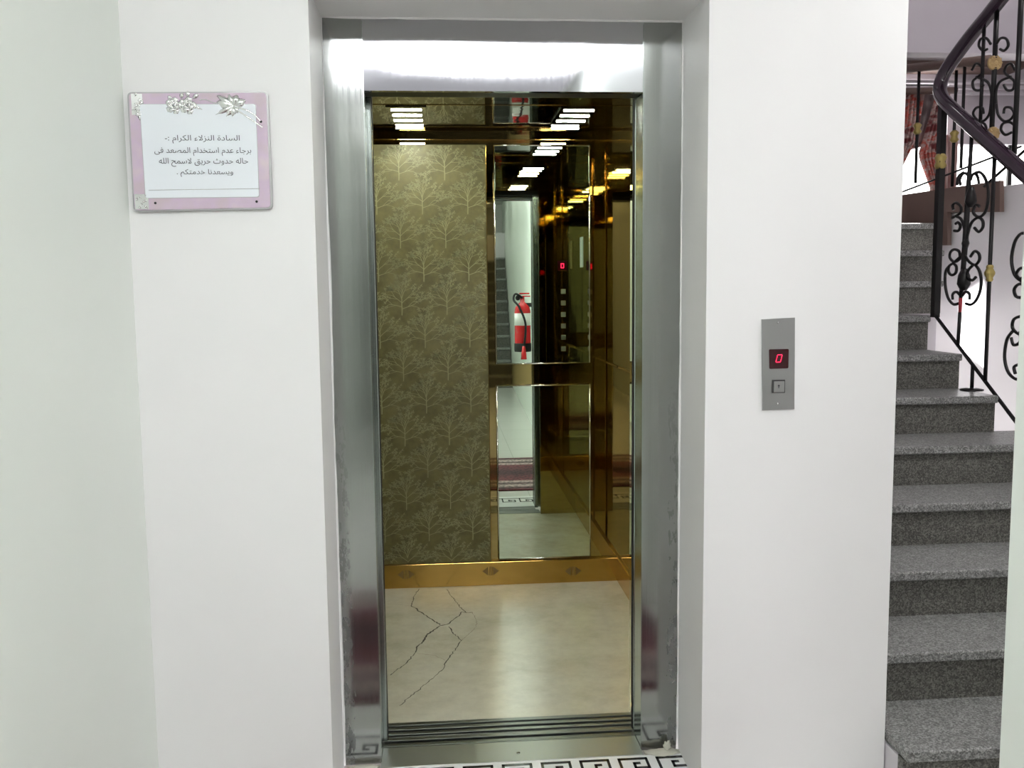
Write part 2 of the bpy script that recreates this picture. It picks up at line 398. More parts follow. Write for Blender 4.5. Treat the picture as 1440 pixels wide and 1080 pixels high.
# shell panels
b = MB(); b.box((CX0-.03, YC+.012, 0), (CX1+.03, YC+.04, ZCC+.03)); b.build('back_panel', 'gold_panel', CAR)
b = MB(); b.box((CX1, CY0, 0), (CX1+.03, YC+.02, ZCC+.03)); sp = b.build('side_panel', 'gold_panel', CAR)
b = MB()
for zz in (1.05,): b.bbox((CX1-.006, CY0+.03, zz), (CX1, YC, zz+.012), .002)
b.bbox((CX1-.006, 3.62, .12), (CX1, 3.632, ZCC), .002); b.bbox((CX1-.006, 4.02, .12), (CX1, 4.032, ZCC), .002)
b.build('joint_strip', 'gold_kick', sp)
b = MB(); b.box((CX0-.03, CY0, 0), (CX0, YC+.02, ZCC+.03)); b.build('side_panel', 'gold_panel', CAR)
b = MB(); b.box((CX0, 3.0, .118), (CX0+.008, YC-.02, 2.108)); b.build('wallpaper_panel', 'wallpaper', CAR)
for x0, x1 in ((CX0, OL-.02), (OR+.02, CX1)):
    b = MB(); b.box((x0, CY0, 0), (x1, CY0+.03, ZCC)); b.build('front_panel', 'gold_panel', CAR)
b = MB(); b.box((OL-.02, CY0, 2.04), (OR+.02, CY0+.03, ZCC)); b.build('header_panel', 'gold_panel', CAR)
b = MB(); b.box((CX0-.03, CY0, ZCC), (CX1+.03, YC+.04, ZCC+.03)); cl = b.build('ceiling_panel', 'gold_ceiling', CAR)
b = MB()
for yy in (3.35, 3.66): b.box((CX0, yy, ZCC-.002), (CX1, yy+.006, ZCC))
b.bbox((CX0, YC-.03, ZCC-.03), (CX1, YC+.012, ZCC-.026), .001)
b.build('ceiling_joint', 'gold_kick', cl)
# ceiling lamps with glowing slots
for cx in (-.125, .565):
    for cyy in (3.80, 3.20):
        b = MB(); b.bbox((cx-.075, cyy-.12, ZCC-.006), (cx+.085, cyy+.26, ZCC), .002)
        lp = b.build('ceiling_lamp', 'gold_ceiling', CAR)
        for k in range(4 if cyy > 3.5 else 2):
            b = MB(); y0 = cyy-.075+k*.115+(.06 if k == 3 else 0)-(.0 if cyy > 3.5 else .1); b.box((cx-.055, y0, ZCC-.009), (cx+.065, y0+.015, ZCC-.004))
            b.build('glowing_slot', 'car_lamp', lp)
# kick plates
b = MB(); b.bbox((CX0, YC-.012, 0), (CX1, YC+.012, .117), .003)
kp = b.build('kick_plate', 'gold_kick', CAR)
for px in (571, 690, 806):
    b = MB(); c = atY(px, 803 if px > 600 else 808, YC-.0125)
    for s_ in (-1, 1):
        b.prism([c+Vector((s_*.012, 0, -.022)), c+Vector((s_*.012, 0, .022)), c+Vector((s_*.040, 0, 0))], (0, -.0012, 0))
        b.box((c.x+s_*.004-.002, c.y, c.z-.022), (c.x+s_*.004+.002, c.y-.0012, c.z+.022))
    b.build('etched_motif', 'etch_dark', kp, True)
b = MB(); b.bbox((CX1-.012, CY0+.03, 0), (CX1, YC-.012, .117), .003); b.build('kick_plate', 'gold_kick', CAR)
b = MB(); b.bbox((CX0, CY0+.03, 0), (CX0+.012, YC-.012, .117), .003); b.build('kick_plate', 'gold_kick', CAR)
# wallpaper panel with its printed trees
WX0, WX1, WZ0, WZ1 = CX0+.02, .223, .118, 2.108
b = MB(); b.box((WX0, YC, WZ0), (WX1, YC+.012, WZ1))
N_ = (0, -1, 0); yy = YC-.0006
def clipadd(mb, pts, w):
    seg = []
    for p in pts:
        if WX0+.003 < p.x < WX1-.003 and WZ0+.003 < p.z < WZ1-.003: seg.append(p)
        else:
            if len(seg) > 1: mb.ribbon(seg, w, N_, 1)
            seg = []
    if len(seg) > 1: mb.ribbon(seg, w, N_, 1)
rt = random.Random(3)
def branch(list_, x, z, ang, L, w, depth):
    n = 4; pts = [(x, z)]; a = ang
    for k in range(n):
        a += rt.uniform(-.16, .16) + (.05 if ang > 0 else -.05)
        x += math.sin(a)*L/n; z += math.cos(a)*L/n; pts.append((x, z))
    list_.append((pts, w))
    if depth == 0:
        for k in range(11):
            px, pz = pts[rt.randrange(1, n+1)]; la = a+rt.uniform(-1.6, 1.6); l = rt.uniform(.005, .010)
            list_.append(([(px, pz), (px+math.sin(la)*l*.5, pz+math.cos(la)*l*.5), (px+math.sin(la)*l, pz+math.cos(la)*l)], .0020))
        return
    m_ = 3 if depth > 1 else 2
    for k in range(m_):
        i = n-k if k else n
        branch(list_, pts[max(1, i)][0], pts[max(1, i)][1], a+(.46 if k % 2 else -.46)+rt.uniform(-.16, .16), L*.72, w*.72, depth-1)
def tree_motif():
    L_ = []; L_.append(([(0, 0), (.001, .025), (0, .05), (.001, .078)], .0042))
    for a, z0, l in ((-1.15, .04, .058), (1.2, .03, .060), (-.72, .06, .052), (.75, .055, .056), (-.3, .075, .046), (.32, .078, .05), (.0, .078, .044)):
        branch(L_, 0, z0, a, l, .0026, 2)
    return L_
motif = tree_motif()
TW, TR = .2115, .1562
row = 0; z = WZ1-.26+.156*1
z_top = 1.945; row = -1
while z_top-row*TR > WZ0-.25:
    zb = z_top-row*TR; k = -1
    x = -.075-.2115*3 + (0 if row % 2 else TW/2)
    while x < WX1+.15:
        for pts, w in motif: clipadd(b, [Vector((x+px, yy, zb+pz)) for px, pz in pts], w)
        x += TW
    row += 1
b.build('wallpaper_panel', ['wallpaper', 'wallpaper_print'], CAR)
# vertical gold trim between wallpaper and mirrors
b = MB(); b.bbox((.2235, YC-.003, .118), (.226, YC+.012, 2.108), .001); b.build('edge_trim', 'gold_kick', CAR)
# mirrors (two panes; the upper leans a touch)
def mirror(x0, x1, z0, z1, lean):
    h_ = z1-z0; dy = math.tan(lean)*h_
    f0 = YC-.002
    b = MB(); b.add([(x0, f0, z0), (x1, f0, z0), (x1, f0+dy, z1), (x0, f0+dy, z1), (x0, YC+.012, z0), (x1, YC+.012, z0), (x1, YC+.012+dy, z1), (x0, YC+.012+dy, z1)],
                    [(0,1,2,3),(5,4,7,6),(4,0,3,7),(1,5,6,2),(3,2,6,7),(4,5,1,0)])
    m_ = b.build('wall_mirror', 'mirror_glass', CAR)
    b = MB(); r = .0035
    pts = [(x0, f0, z0), (x1, f0, z0), (x1, f0+dy, z1), (x0, f0+dy, z1), (x0, f0, z0)]
    for i in range(4): b.tube([pts[i], pts[i+1]], r, 6)
    b.build('mirror_rim', 'mirror_trim_silver', m_)
mirror(.262, .712, .126, .977, 0.)
mirror(.262, .712, 1.082, 2.105, -.002)
# control panel on the front return, seen only in the mirror
b = MB(); b.bbox((.66, CY0+.03, .95), (.82, CY0+.036, 1.75), .002); cp = b.build('control_panel', 'gold_panel', CAR)
b = MB(); b.box((.735, CY0+.036, 1.545), (.795, CY0+.040, 1.605)); b.build('display_window', 'display_dark', cp)
b = MB()
for (xa, za, xb, zb) in ((.755, 1.56, .775, 1.564), (.755, 1.59, .775, 1.586), (.755, 1.56, .759, 1.59), (.771, 1.56, .775, 1.59)): b.box((xa, CY0+.040, za), (xb, CY0+.042, zb))
b.build('display_digit', 'digit_red', cp)
b = MB(); b.bbox((.755, CY0+.036, 1.40), (.785, CY0+.042, 1.43), .003); bt = b.build('call_button', 'button_steel', cp)
for k in range(1, 6):
    c = bt.copy(); COL.objects.link(c); c.parent = cp; c.location = bt.location + Vector((0, 0, -.072*k))
b = MB(); b.bbox((CX1-.004, 3.13, 1.56), (CX1, 3.22, 1.74), .001); b.build('notice_card', 'notice_white', CAR)

# ------------------------------------------------------------------ hall sign (left)
def S(px, py, d=.0): return atY(px, py, YW-d)
s0 = S(282, 212)
SG = thing('wall_sign', 'lilac framed arabic notice with silver roses on the wall left of the lift', 'sign', (s0.x, YW, s0.z))
cA, cB, cC, cD = S(181, 131), S(378, 130), S(384.5, 294.5), S(190, 298.5)
def rrect(c4, r, d):
    out = []; n = 4; c4 = [Vector((p.x, YW-d, p.z)) for p in c4]
    for i in range(4):
        p, a, c = c4[i], c4[i-1], c4[(i+1) % 4]; u = (a-p).normalized()*r; v = (c-p).normalized()*r
        for k in range(n+1):
            t_ = k/n; out.append(p+u*(1-t_)**2+v*t_**2)
    return out
b = MB(); b.prism(rrect([cA, cB, cC, cD], .012, .002), (0, -.010, 0)); b.build('sign_backing', 'sign_edge', SG, True)
def inset(c4, k):
    ce = sum(c4, Vector())/4; return [p+(ce-p).normalized()*k for p in c4]
b = MB(); b.prism(rrect(inset([cA, cB, cC, cD], .006), .010, .012), (0, -.003, 0)); b.build('lilac_border', 'sign_lilac', SG, True)
Z4 = lambda X, Y: (160+X/5.4, 110+Y/5.4)
iq = [S(*Z4(215, 208)), S(*Z4(1085, 208)), S(*Z4(1112, 905)), S(*Z4(258, 915))]
b = MB(); b.prism(rrect(inset(iq, -.002), .006, .015), (0, -.001, 0)); b.build('plaque_edge', 'sign_edge', SG, True)
b = MB(); b.prism(rrect(iq, .006, .0158), (0, -.0015, 0)); pq = b.build('plaque', 'sign_white', SG, True)
b = MB(); b.tube([S(*Z4(265, 850), .0176), S(*Z4(1110, 838), .0176)], .0006, 4); b.build('plaque_line', 'sign_edge', pq)
# arabic text
FORMS = {}
for cp_ in range(0xFE70, 0xFEFD):
    dcm = unicodedata.decomposition(chr(cp_)).split()
    if len(dcm) == 2 and dcm[0] in ('<isolated>', '<final>', '<initial>', '<medial>'):
        FORMS.setdefault(chr(int(dcm[1], 16)), {})[dcm[0][1:-1]] = chr(cp_)
def shape(s):
    s = s.replace('\u0644\u0627', '\uFEFB'); out = []
    dual = lambda ch: 'initial' in FORMS.get(ch, {})
    joins = lambda q: ('final' in FORMS.get(q, {})) or q == '\uFEFB'
    for i, ch in enumerate(s):
        pj = dual(s[i-1]) if i else False; nj = dual(ch) and i+1 < len(s) and joins(s[i+1])
        if ch == '\uFEFB': out.append('\uFEFC' if pj else ch)
        elif ch not in FORMS: out.append(ch)
        elif ch == '\u0629': out.append(ch)
        elif 'final' not in FORMS[ch]: out.append(FORMS[ch].get('isolated', ch))
        else: out.append(FORMS[ch].get('medial' if pj and nj else 'final' if pj else 'initial' if nj else 'isolated', ch))
    return ''.join(reversed(out))
def text_mesh(body, bold):
    """outline text; every outer contour is filled with its own holes, so overlapping strokes stay solid"""
    from mathutils.geometry import tessellate_polygon, interpolate_bezier
    cu = bpy.data.curves.new('txt', 'FONT'); cu.body = body; cu.size = 1; cu.offset = bold
    ob = bpy.data.objects.new('txt', cu); COL.objects.link(ob); bpy.context.view_layer.update()
    cv = ob.to_curve(bpy.context.evaluated_depsgraph_get()); loops = []
    for sp in cv.splines:
        P_ = []; bp = sp.bezier_points
        if sp.type != 'BEZIER': P_ = [Vector((q.co.x, q.co.y, 0)) for q in sp.points]
        for i in range(len(bp)):
            a, c = bp[i], bp[(i+1) % len(bp)]; P_ += [Vector((q.x, q.y, 0)) for q in interpolate_bezier(a.co, a.handle_right, c.handle_left, c.co, 5)[:-1]]
        if len(P_) > 2: loops.append(P_)
    ob.to_curve_clear(); bpy.data.objects.remove(ob)
    area = lambda P_: sum(P_[i-1].x*P_[i].y-P_[i].x*P_[i-1].y for i in range(len(P_)))/2
    own = {}                                      # hole -> the smallest loop of the other turn around it
    for a, l in enumerate(loops):
        c_ = [k for k, q in enumerate(loops) if k != a and area(q)*area(l) < 0 and abs(area(q)) > abs(area(l)) and inpoly(l[0].x, l[0].y, q)]
        if c_: own[a] = min(c_, key=lambda k: abs(area(loops[k])))
    vs = []; fs = []
    for a, o_ in enumerate(loops):
        if a in own: continue
        hs = [loops[k] for k, w_ in own.items() if w_ == a]; base = len(vs)
        for l in [o_]+hs: vs += l
        fs += [[base+k for k in t] for t in tessellate_polygon([o_]+hs)]
    return vs, fs
def inpoly(x, y, P_):
    r = False
    for i in range(len(P_)):
        a, c = P_[i-1], P_[i]
        if (a.y > y) != (c.y > y) and x < (c.x-a.x)*(y-a.y)/(c.y-a.y)+a.x: r = not r
    return r
lines = [("\u0627\u0644\u0633\u0627\u062f\u0629 \u0627\u0644\u0646\u0632\u0644\u0627\u0621 \u0627\u0644\u0643\u0631\u0627\u0645 :-", (390, 495), (955, 432)),
         ("\u0628\u0631\u062c\u0627\u0621 \u0639\u062f\u0645 \u0627\u0633\u062a\u062e\u062f\u0627\u0645 \u0627\u0644\u0645\u0635\u0639\u062f \u0641\u0649", (310, 590), (1042, 525)),
         ("\u062d\u0627\u0644\u0647 \u062d\u062f\u0648\u062b \u062d\u0631\u064a\u0642 \u0644\u0627\u0633\u0645\u062d \u0627\u0644\u0644\u0647", (345, 672), (1020, 605)),
         ("\u0648\u064a\u0633\u0639\u062f\u0646\u0627 \u062e\u062f\u0645\u062a\u0643\u0645 .", (480, 750), (905, 690))]
for body, lo, hi in lines:
    vs, fs = text_mesh(shape(body), .016)
    if not vs: continue
    x0 = min(v.x for v in vs); x1 = max(v.x for v in vs); z0 = min(v.y for v in vs); z1 = max(v.y for v in vs)
    A, B_ = S(*Z4(*lo), .0178), S(*Z4(*hi), .0178)
    sx_ = (B_.x-A.x)/(x1-x0); sz_ = (B_.z-A.z)/(z1-z0)
    b = MB(); b.add([(A.x+(v.x-x0)*sx_, YW-.0180, A.z+(v.y-z0)*sz_) for v in vs], fs)
    b.build('text_line', 'sign_text', pq)
# silver flowers in relief
def petal(mb, c, ang, L, W, lift, curl=.4, mid=True):
    c = Vector(c); n = 6; vs = []; fs = []
    for i in range(n+1):
        t_ = i/n; w_ = W*math.sin(PI*min(.97, .04+t_*.95))**.8
        for j, q in enumerate((-1, -.5, 0, .5, 1)):
            lx, ly = L*t_, q*w_/2
            hh = lift*(math.sin(PI*t_)*.7+.25) + (.0016 if (q == 0 and mid) else 0) - abs(q)*lift*.55
            vs.append(c+Vector((lx*math.cos(ang)-ly*math.sin(ang), -max(.0004, hh), lx*math.sin(ang)+ly*math.cos(ang))))
    for i in range(n):
        for j in range(4): fs.append((i*5+j, (i+1)*5+j, (i+1)*5+j+1, i*5+j+1))
    # skirt back to the plane so that the relief is solid
    m0 = len(vs); ring = [i*5 for i in range(n+1)]+[n*5+j for j in range(1, 5)]+[i*5+4 for i in range(n-1, -1, -1)]
    for r_ in ring: vs.append(Vector((vs[r_].x, c.y, vs[r_].z)))
    for k in range(len(ring)-1): fs.append((ring[k], m0+k, m0+k+1, ring[k+1]))
    mb.add(vs, fs, 0, True)
def rose(mb, c, R_):
    for ring_, (n_, rr, l_, lf) in enumerate(((5, .45, .62, .004), (5, .22, .55, .0065), (4, .05, .42, .009))):
        for k in range(n_):
            a = 2*PI*k/n_+ring_*.6
            petal(mb, c+Vector((math.cos(a)*R_*rr, -ring_*.0012, math.sin(a)*R_*rr)), a+.25, R_*l_, R_*.85, lf, mid=False)
    for k in range(3):
        pts = [c+Vector((math.cos(t_)*R_*(.1+.1*k), -.010+.001*k, math.sin(t_)*R_*(.1+.1*k))) for t_ in [i*.5+k for i in range(9)]]
        mb.tube(pts, .0011, 5)
Z3 = lambda X, Y: (180+X/10.8, 120+Y/10.8)
ZR = lambda X, Y: (280+X/10.8, 120+Y/10.8)
D_ = .0165
b = MB(); rose(b, S(*Z3(695, 310), D_), .0205); rose(b, S(*Z3(905, 310), D_), .0215)
for q, a, L in ((Z3(800, 200), 1.2, .016), (Z3(905, 180), 1.5, .015), (Z3(980, 200), .6, .02), (Z3(660, 210), 2.4, .012), (Z3(1020, 320), -.5, .016)): petal(b, S(*q, D_-.002), a, L, .011, .004)
b.build('silver_rose', 'sign_silver', SG)
b = MB(); cc = S(*ZR(530, 310), D_-.001)
for a, L, W in ((2.6, .044, .015), (2.95, .040, .022), (.45, .030, .020), (1.25, .026, .02), (3.6, .048, .011), (-2.2, .031, .014), (-1.75, .026, .016), (-1.1, .02, .013), (2.0, .028, .015)): petal(b, cc, a, L*1.08, W*1.15, .006)
b.build('silver_leaf', 'sign_silver', SG)
b = MB()
b.tube(smoothpts([S(*ZR(540, 330), D_), S(*ZR(700, 370), D_+.002), S(*ZR(850, 455), D_), S(*ZR(930, 545), D_)]), .0021, 6)
b.build('silver_stem', 'sign_silver', SG); b = MB()
b.tube(smoothpts([S(*ZR(560, 365), D_), S(*ZR(720, 470), D_+.002), S(*ZR(850, 560), D_), S(*ZR(965, 640), D_)]), .0021, 6)
b.build('silver_stem', 'sign_silver', SG); b = MB()
b.tube(smoothpts([S(*ZR(0, 225), D_), S(*ZR(100, 215), D_), S(*ZR(220, 265), D_), S(*ZR(330, 270), D_)]), .0013, 6)
b.build('silver_stem', 'sign_silver', SG); b = MB()
b.tube(smoothpts([S(*ZR(-40, 300), D_), S(*ZR(0, 340), D_), S(*ZR(45, 370), D_)]), .0016, 6)
b.build('silver_stem', 'sign_silver', SG)
for (x0, y0, x1, y1) in ((60, 130, 215, 380), (60, 375, 210, 450)):
    A, B_ = S(*Z3(x0, y1), .015), S(*Z3(x1, y0), .015); b = MB(); 
    for k in range(9 if y1 < 400 else 4):
        p = Vector((random.uniform(A.x, B_.x-.004), A.y, random.uniform(A.z, B_.z-.004))); petal(b, p, random.uniform(0, 6.28), random.uniform(.008, .016), .008, .003)
    b.box((A.x, A.y, A.z), (B_.x, A.y-.0012, B_.z)); b.build('silver_corner', 'sign_silver', SG)
A, B_ = S(*Z4(165, 995), .015), S(*Z4(262, 880), .015); b = MB(); b.box(A, (B_.x, A.y-.0012, B_.z))
for k in range(12):
    p = Vector((random.uniform(A.x, B_.x-.003), A.y, random.uniform(A.z, B_.z-.003))); petal(b, p, random.uniform(0, 6.28), random.uniform(.005, .01), .006, .003)
b.build('silver_corner', 'sign_silver', SG)
for q in (Z4(195, 298), Z4(316, 948), Z4(1085, 937), Z4(1118, 330)):
    b = MB(); b.lathe(S(*q, .015), [(.0032, 0), (.0032, .001), (.002, .002)], 'Y', 10); b.build('screw', 'dark_metal', SG)

# ------------------------------------------------------------------ call panel (right)
c0 = S(1094, 512)
CPN = thing('call_panel', 'narrow steel lift call panel with a red 0 on the wall right of the doorway', 'call panel', (c0.x, YW, c0.z))
q = [S(1070.5, 449), S(1117, 446.5), S(1116.2, 575), S(1071.5, 577)]
b = MB(); b.prism([Vector((p.x, YW-.0005, p.z)) for p in q], (0, -.004, 0)); b.build('face_plate', 'plate_steel', CPN, True)
ZP = lambda X, Y: (1040+X/6.745, 430+Y/6.75)
q = [S(*ZP(272, 412)), S(*ZP(460, 408)), S(*ZP(456, 592)), S(*ZP(276, 598))]
b = MB(); b.prism(rrect(q, .004, .0045), (0, -.0012, 0)); dw = b.build('display_window', 'display_dark', CPN, True)
b = MB(); dpt = lambda X, Y: S(*ZP(X, Y), .0062)
sl = 14
for p0, p1 in (((362, 466), (402, 464)), ((346, 536), (386, 535)), ((360, 470), (353, 498)), ((352, 504), (345, 532)), ((404, 468), (397, 498)), ((396, 504), (388, 532))):
    b.tube([dpt(*p0), dpt(*p1)], .0009, 6)
b.build('display_digit', 'digit_red', dw)
A, B_ = S(*ZP(303, 828), .0045), S(*ZP(430, 700), .0045); b = MB(); b.bbox((A.x, A.y, A.z), (B_.x, A.y-.003, B_.z), .001); cb = b.build('call_button', 'button_ring', CPN)
A, B_ = S(*ZP(322, 822), .0075), S(*ZP(424, 716), .0075); b = MB(); b.bbox((A.x, A.y, A.z), (B_.x, A.y-.003, B_.z), .001); b.build('button_cap', 'plate_steel', cb)
b = MB(); cc = S(*ZP(372, 765), .0108)
b.prism([cc+Vector((-.0036, 0, .0005)), cc+Vector((.0036, 0, .0005)), cc+Vector((0, 0, .0052))], (0, -.0004, 0)); b.box((cc.x-.001, cc.y, cc.z-.005), (cc.x+.001, cc.y-.0004, cc.z+.001))
b.build('up_arrow', 'arrow_dark', cb, True)
for qq in ((363, 160), (363, 928)):
    b = MB(); b.lathe(S(*ZP(*qq), .0045), [(.0028, 0), (.0026, .0012), (.0012, .002)], 'Y', 12); b.build('screw', 'screw_steel', CPN)

# ------------------------------------------------------------------ rug, hall lamp and added fill lamps, extinguisher, rear stairs
b = MB(); b.bbox((-.62, 1.03, .001), (.90, 2.27, .011), .003)
tag(b.build('hall_rug', 'rug'), 'dark red patterned rug on the white tiles, mirrored in the lift', 'rug')
def hall_lamp(x, y, label, w=.75, d=.20, em='fill_panel_rear'):
    t_ = thing('ceiling_light', label, 'ceiling light', (x, y, ZC))
    b = MB(); b.bbox((x-w, y-d, ZC-.03), (x+w, y+d, ZC), .005); b.build('lamp_housing', 'lamp_body', t_)
    b = MB(); b.box((x-w+.02, y-d+.02, ZC-.075), (x+w-.02, y+d-.02, ZC-.031)); b.build('diffuser', em, t_)
hall_lamp(.07, -.36, 'bright narrow ceiling light panel just behind the viewer', .83, .115, em='hall_lamp')
hall_lamp(.07, -1.28, 'added broad glowing panel standing in for a bright ceiling behind the viewer', .83, .74, em='fill_panel_soft')  # added glow panel, stands in for the bright ceiling mirrored in the lintel
hall_lamp(.09, -2.6, 'added wide fill light panel halfway down the hall')  # this and the next two are added, unseen panels for a continuous steel reflection
hall_lamp(.09, -4.1, 'added wide fill light panel near the rear stairs')
hall_lamp(.09, -6.0, 'added wide fill light panel over the rear stairs')
hall_lamp(2.2, 1.95, 'added fill light panel over the lobby in front of the granite stairs', .55, em='fill_lamp_lobby')  # added fill lamp, unseen, brightens the steps
t_ = thing('ceiling_light', 'added round fill light high in the stairwell, out of view', 'ceiling light', (3.4, 3.6, 5.0))  # added fill lamp out of view, brightens the stairwell
b = MB(); b.lathe((3.4, 3.6, 4.96), [(.24, .04), (.24, 0)]); b.build('lamp_housing', 'lamp_body', t_)
b = MB(); b.lathe((3.4, 3.6, 4.88), [(.1, 0), (.2, .03), (.22, .079)]); b.build('diffuser', 'fill_lamp_stairwell', t_)

ex = Vector((WR(-.33)-.13, -.33, .825))
EX = thing('fire_extinguisher', 'red fire extinguisher with white label hung on the side wall, seen in the mirror', 'fire extinguisher', ex)
b = MB(); b.lathe(ex, [(.066, 0), (.078, .01), (.08, .04), (.08, .38), (.07, .42), (.045, .45), (.022, .47), (.022, .50)], seg=28); b.build('cylinder_body', 'fire_red', EX)
b = MB(); b.lathe(ex+Vector((0, 0, .0)), [(.082, -.02), (.085, .0), (.085, .06), (.082, .065)], seg=28); b.build('base_cup', 'black_rubber', EX)
b = MB(); b.lathe(ex+Vector((0, 0, .24)), [(.0815, 0), (.0815, .12)], seg=28); b.build('paper_label', 'white_label', EX)
b = MB(); b.bbox(ex+Vector((-.02, -.02, .49)), ex+Vector((.02, .02, .53)), .006); b.bbox(ex+Vector((-.03, -.012, .545)), ex+Vector((.07, .012, .56)), .004); b.bbox(ex+Vector((0, -.012, .52)), ex+Vector((.08, .012, .532)), .004); b.build('valve_handle', 'fire_red', EX)
b = MB(); b.lathe(ex+Vector((-.045, 0, .51)), [(.022, -.01), (.026, 0), (.022, .01)], 'Y', 16); b.build('pressure_gauge', 'black_rubber', EX)
b = MB(); b.tube(smoothpts([ex+Vector((.0, .02, .51)), ex+Vector((-.07, .04, .55)), ex+Vector((-.09, .06, .49)), ex+Vector((-.04, .10, .42)), ex+Vector((.02, .105, .25)), ex+Vector((.0, .10, .0))]), .011, 8); b.build('hose', 'black_rubber', EX)
b = MB(); b.lathe(ex+Vector((0, .10, -.09)), [(.03, 0), (.026, .05), (.014, .13)], seg=14); b.build('nozzle', 'fire_red', EX)
b = MB(); b.box(ex+Vector((.03, -.02, .42)), (WR(-.33)-.002, ex.y+.02, ex.z+.46)); b.build('wall_bracket', 'dark_metal', EX)

RS = thing('staircase', 'dark stone flight at the far end of the hall, seen only in the mirror', 'staircase', (.1, -4.66, 0))
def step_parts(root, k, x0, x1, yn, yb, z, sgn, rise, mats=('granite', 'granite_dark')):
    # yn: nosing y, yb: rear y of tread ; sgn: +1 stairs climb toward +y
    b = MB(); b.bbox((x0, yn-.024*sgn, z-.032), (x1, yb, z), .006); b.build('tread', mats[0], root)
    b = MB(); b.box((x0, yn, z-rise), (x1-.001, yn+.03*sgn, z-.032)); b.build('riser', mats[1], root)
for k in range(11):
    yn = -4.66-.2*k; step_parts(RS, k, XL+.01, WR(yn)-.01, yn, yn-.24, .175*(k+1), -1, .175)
b = MB(); b.box((XL, -6.9, 1.9), (WR(-6.9), -7.0, 2.35)); struct(b.build('trim_1', 'stairwell_paint'), 'grey landing edge above the rear stairs')

# ------------------------------------------------------------------ main stairs at the right
zs = [.16*(k+1) for k in range(7)]+[1.12+.168*k for k in range(1, 6)]
ys = [2.32+.2835*k for k in range(12)]
xr = [2.56]*5+[2.38, 2.38, 2.38, 2.60, 2.76, 2.86, 2.86]
xl = XE+.004
ST = thing('staircase', 'grey speckled granite staircase climbing beside the lift wall', 'staircase', (1.9, 2.32, 0))
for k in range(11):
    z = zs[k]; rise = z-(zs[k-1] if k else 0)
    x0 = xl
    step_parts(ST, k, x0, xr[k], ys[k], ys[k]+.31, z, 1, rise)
# solid concrete under the treads
b = MB()
for k in range(11):
    z = zs[k]; b.box((xl, ys[k]+.03, max(-.2, z-.55)), (xr[k]-.004, ys[k]+.31, z-.037))
b.build('stair_body', 'stairwell_paint', ST)
ZL = 1.985
# landing
LA, LB = Vector((2.86, 5.52, 0)), Vector((3.05, 4.72, 0))
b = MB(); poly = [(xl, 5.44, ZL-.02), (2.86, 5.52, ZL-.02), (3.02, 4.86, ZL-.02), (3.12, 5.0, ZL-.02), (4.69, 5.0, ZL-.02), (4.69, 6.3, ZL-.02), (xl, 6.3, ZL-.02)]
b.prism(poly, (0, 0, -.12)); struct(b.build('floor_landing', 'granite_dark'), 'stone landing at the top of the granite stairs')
# dark fascia under landing edge, outline as seen
def onplane(px, py, P0, P1):
    d = (P1-P0); n = Vector((d.y, -d.x, 0)); v = ray(px, py); t_ = n.dot(P0-CO)/n.dot(v); return CO+v*t_
fa = [onplane(*q, LA, LB) for q in ((1262, 276), (1412, 254), (1412, 298), (1338, 298.5), (1338, 345), (1262, 345))]
b = MB(); b.prism(fa, (-.03, -.008, 0)); struct(b.build('trim_2', 'brown_paint', None, True), 'dark brown edge board of the stair landing')
# lavender stairwell wall below and right of it
dd = (LB-LA).normalized(); W0 = LA-dd*1.1+Vector((.02, .005, 0)); W1 = LB+dd*2.2+Vector((.02, .005, 0))
b = MB(); b.prism([W0+Vector((0, 0, -.6)), W1+Vector((0, 0, -.6)), W1+Vector((0, 0, ZL-.021)), W0+Vector((0, 0, ZL-.021))], (.12, .03, 0)); struct(b.build('wall_stair', 'wall_paint', None, True), 'white wall along the open side of the stairs')
# far wall with window opening
YWn = 6.3
wz0, wz1, wx0, wx1 = 2.0, 2.86, 3.0, 5.2
wxm0, wxm1 = atY(1330, 240, YWn).x, atY(1344, 240, YWn).x; wzm = atY(1380, 203, YWn).z; wx1 = 4.69
b = MB(); b.box((XE, YWn, -.5), (wx0, YWn+.12, 5)); b.box((wx1, YWn, -.5), (5.4, YWn+.12, 5)); b.box((wx0, YWn, -.5), (wx1, YWn+.12, wz0)); b.box((wx0, YWn, wz1), (wx1, YWn+.12, 5)); b.box((wxm0, YWn, wz0), (wxm1, YWn+.12, wz1)); b.box((wxm1, YWn, wzm), (wx1, YWn+.12, wz1))
struct(b.build('wall_far', 'stairwell_paint'))
b = MB(); b.box((wx0, YWn+.03, wz0), (wx1, YWn+.05, wz0+.03)); b.box((wx0, YWn+.03, wz1-.04), (wxm0, YWn+.05, wz1)); b.box((4.05, YWn+.03, wz0), (4.08, YWn+.05, wzm))
struct(b.build('window_1', 'dark_metal'), 'bright window behind the stair landing')
b = MB(); b.box((4.7, 2.3, -.5), (4.8, YWn, 5)); struct(b.build('wall_stairwell_right', 'stairwell_paint'))
b = MB(); b.box((3.6, 2.3, ZC), (4.8, 2.44, 5)); b.box((XE, YW-.12, ZC+.1), (3.6, YW, 5)); b.box((3.6, 2.3, -.5), (4.8, 2.44, ZC)); struct(b.build('wall_stairwell_front', 'stairwell_paint'))
b = MB(); b.box((XE, 2.3, -.62), (4.8, YWn, -.5)); struct(b.build('floor_lower', 'hall_tile'))
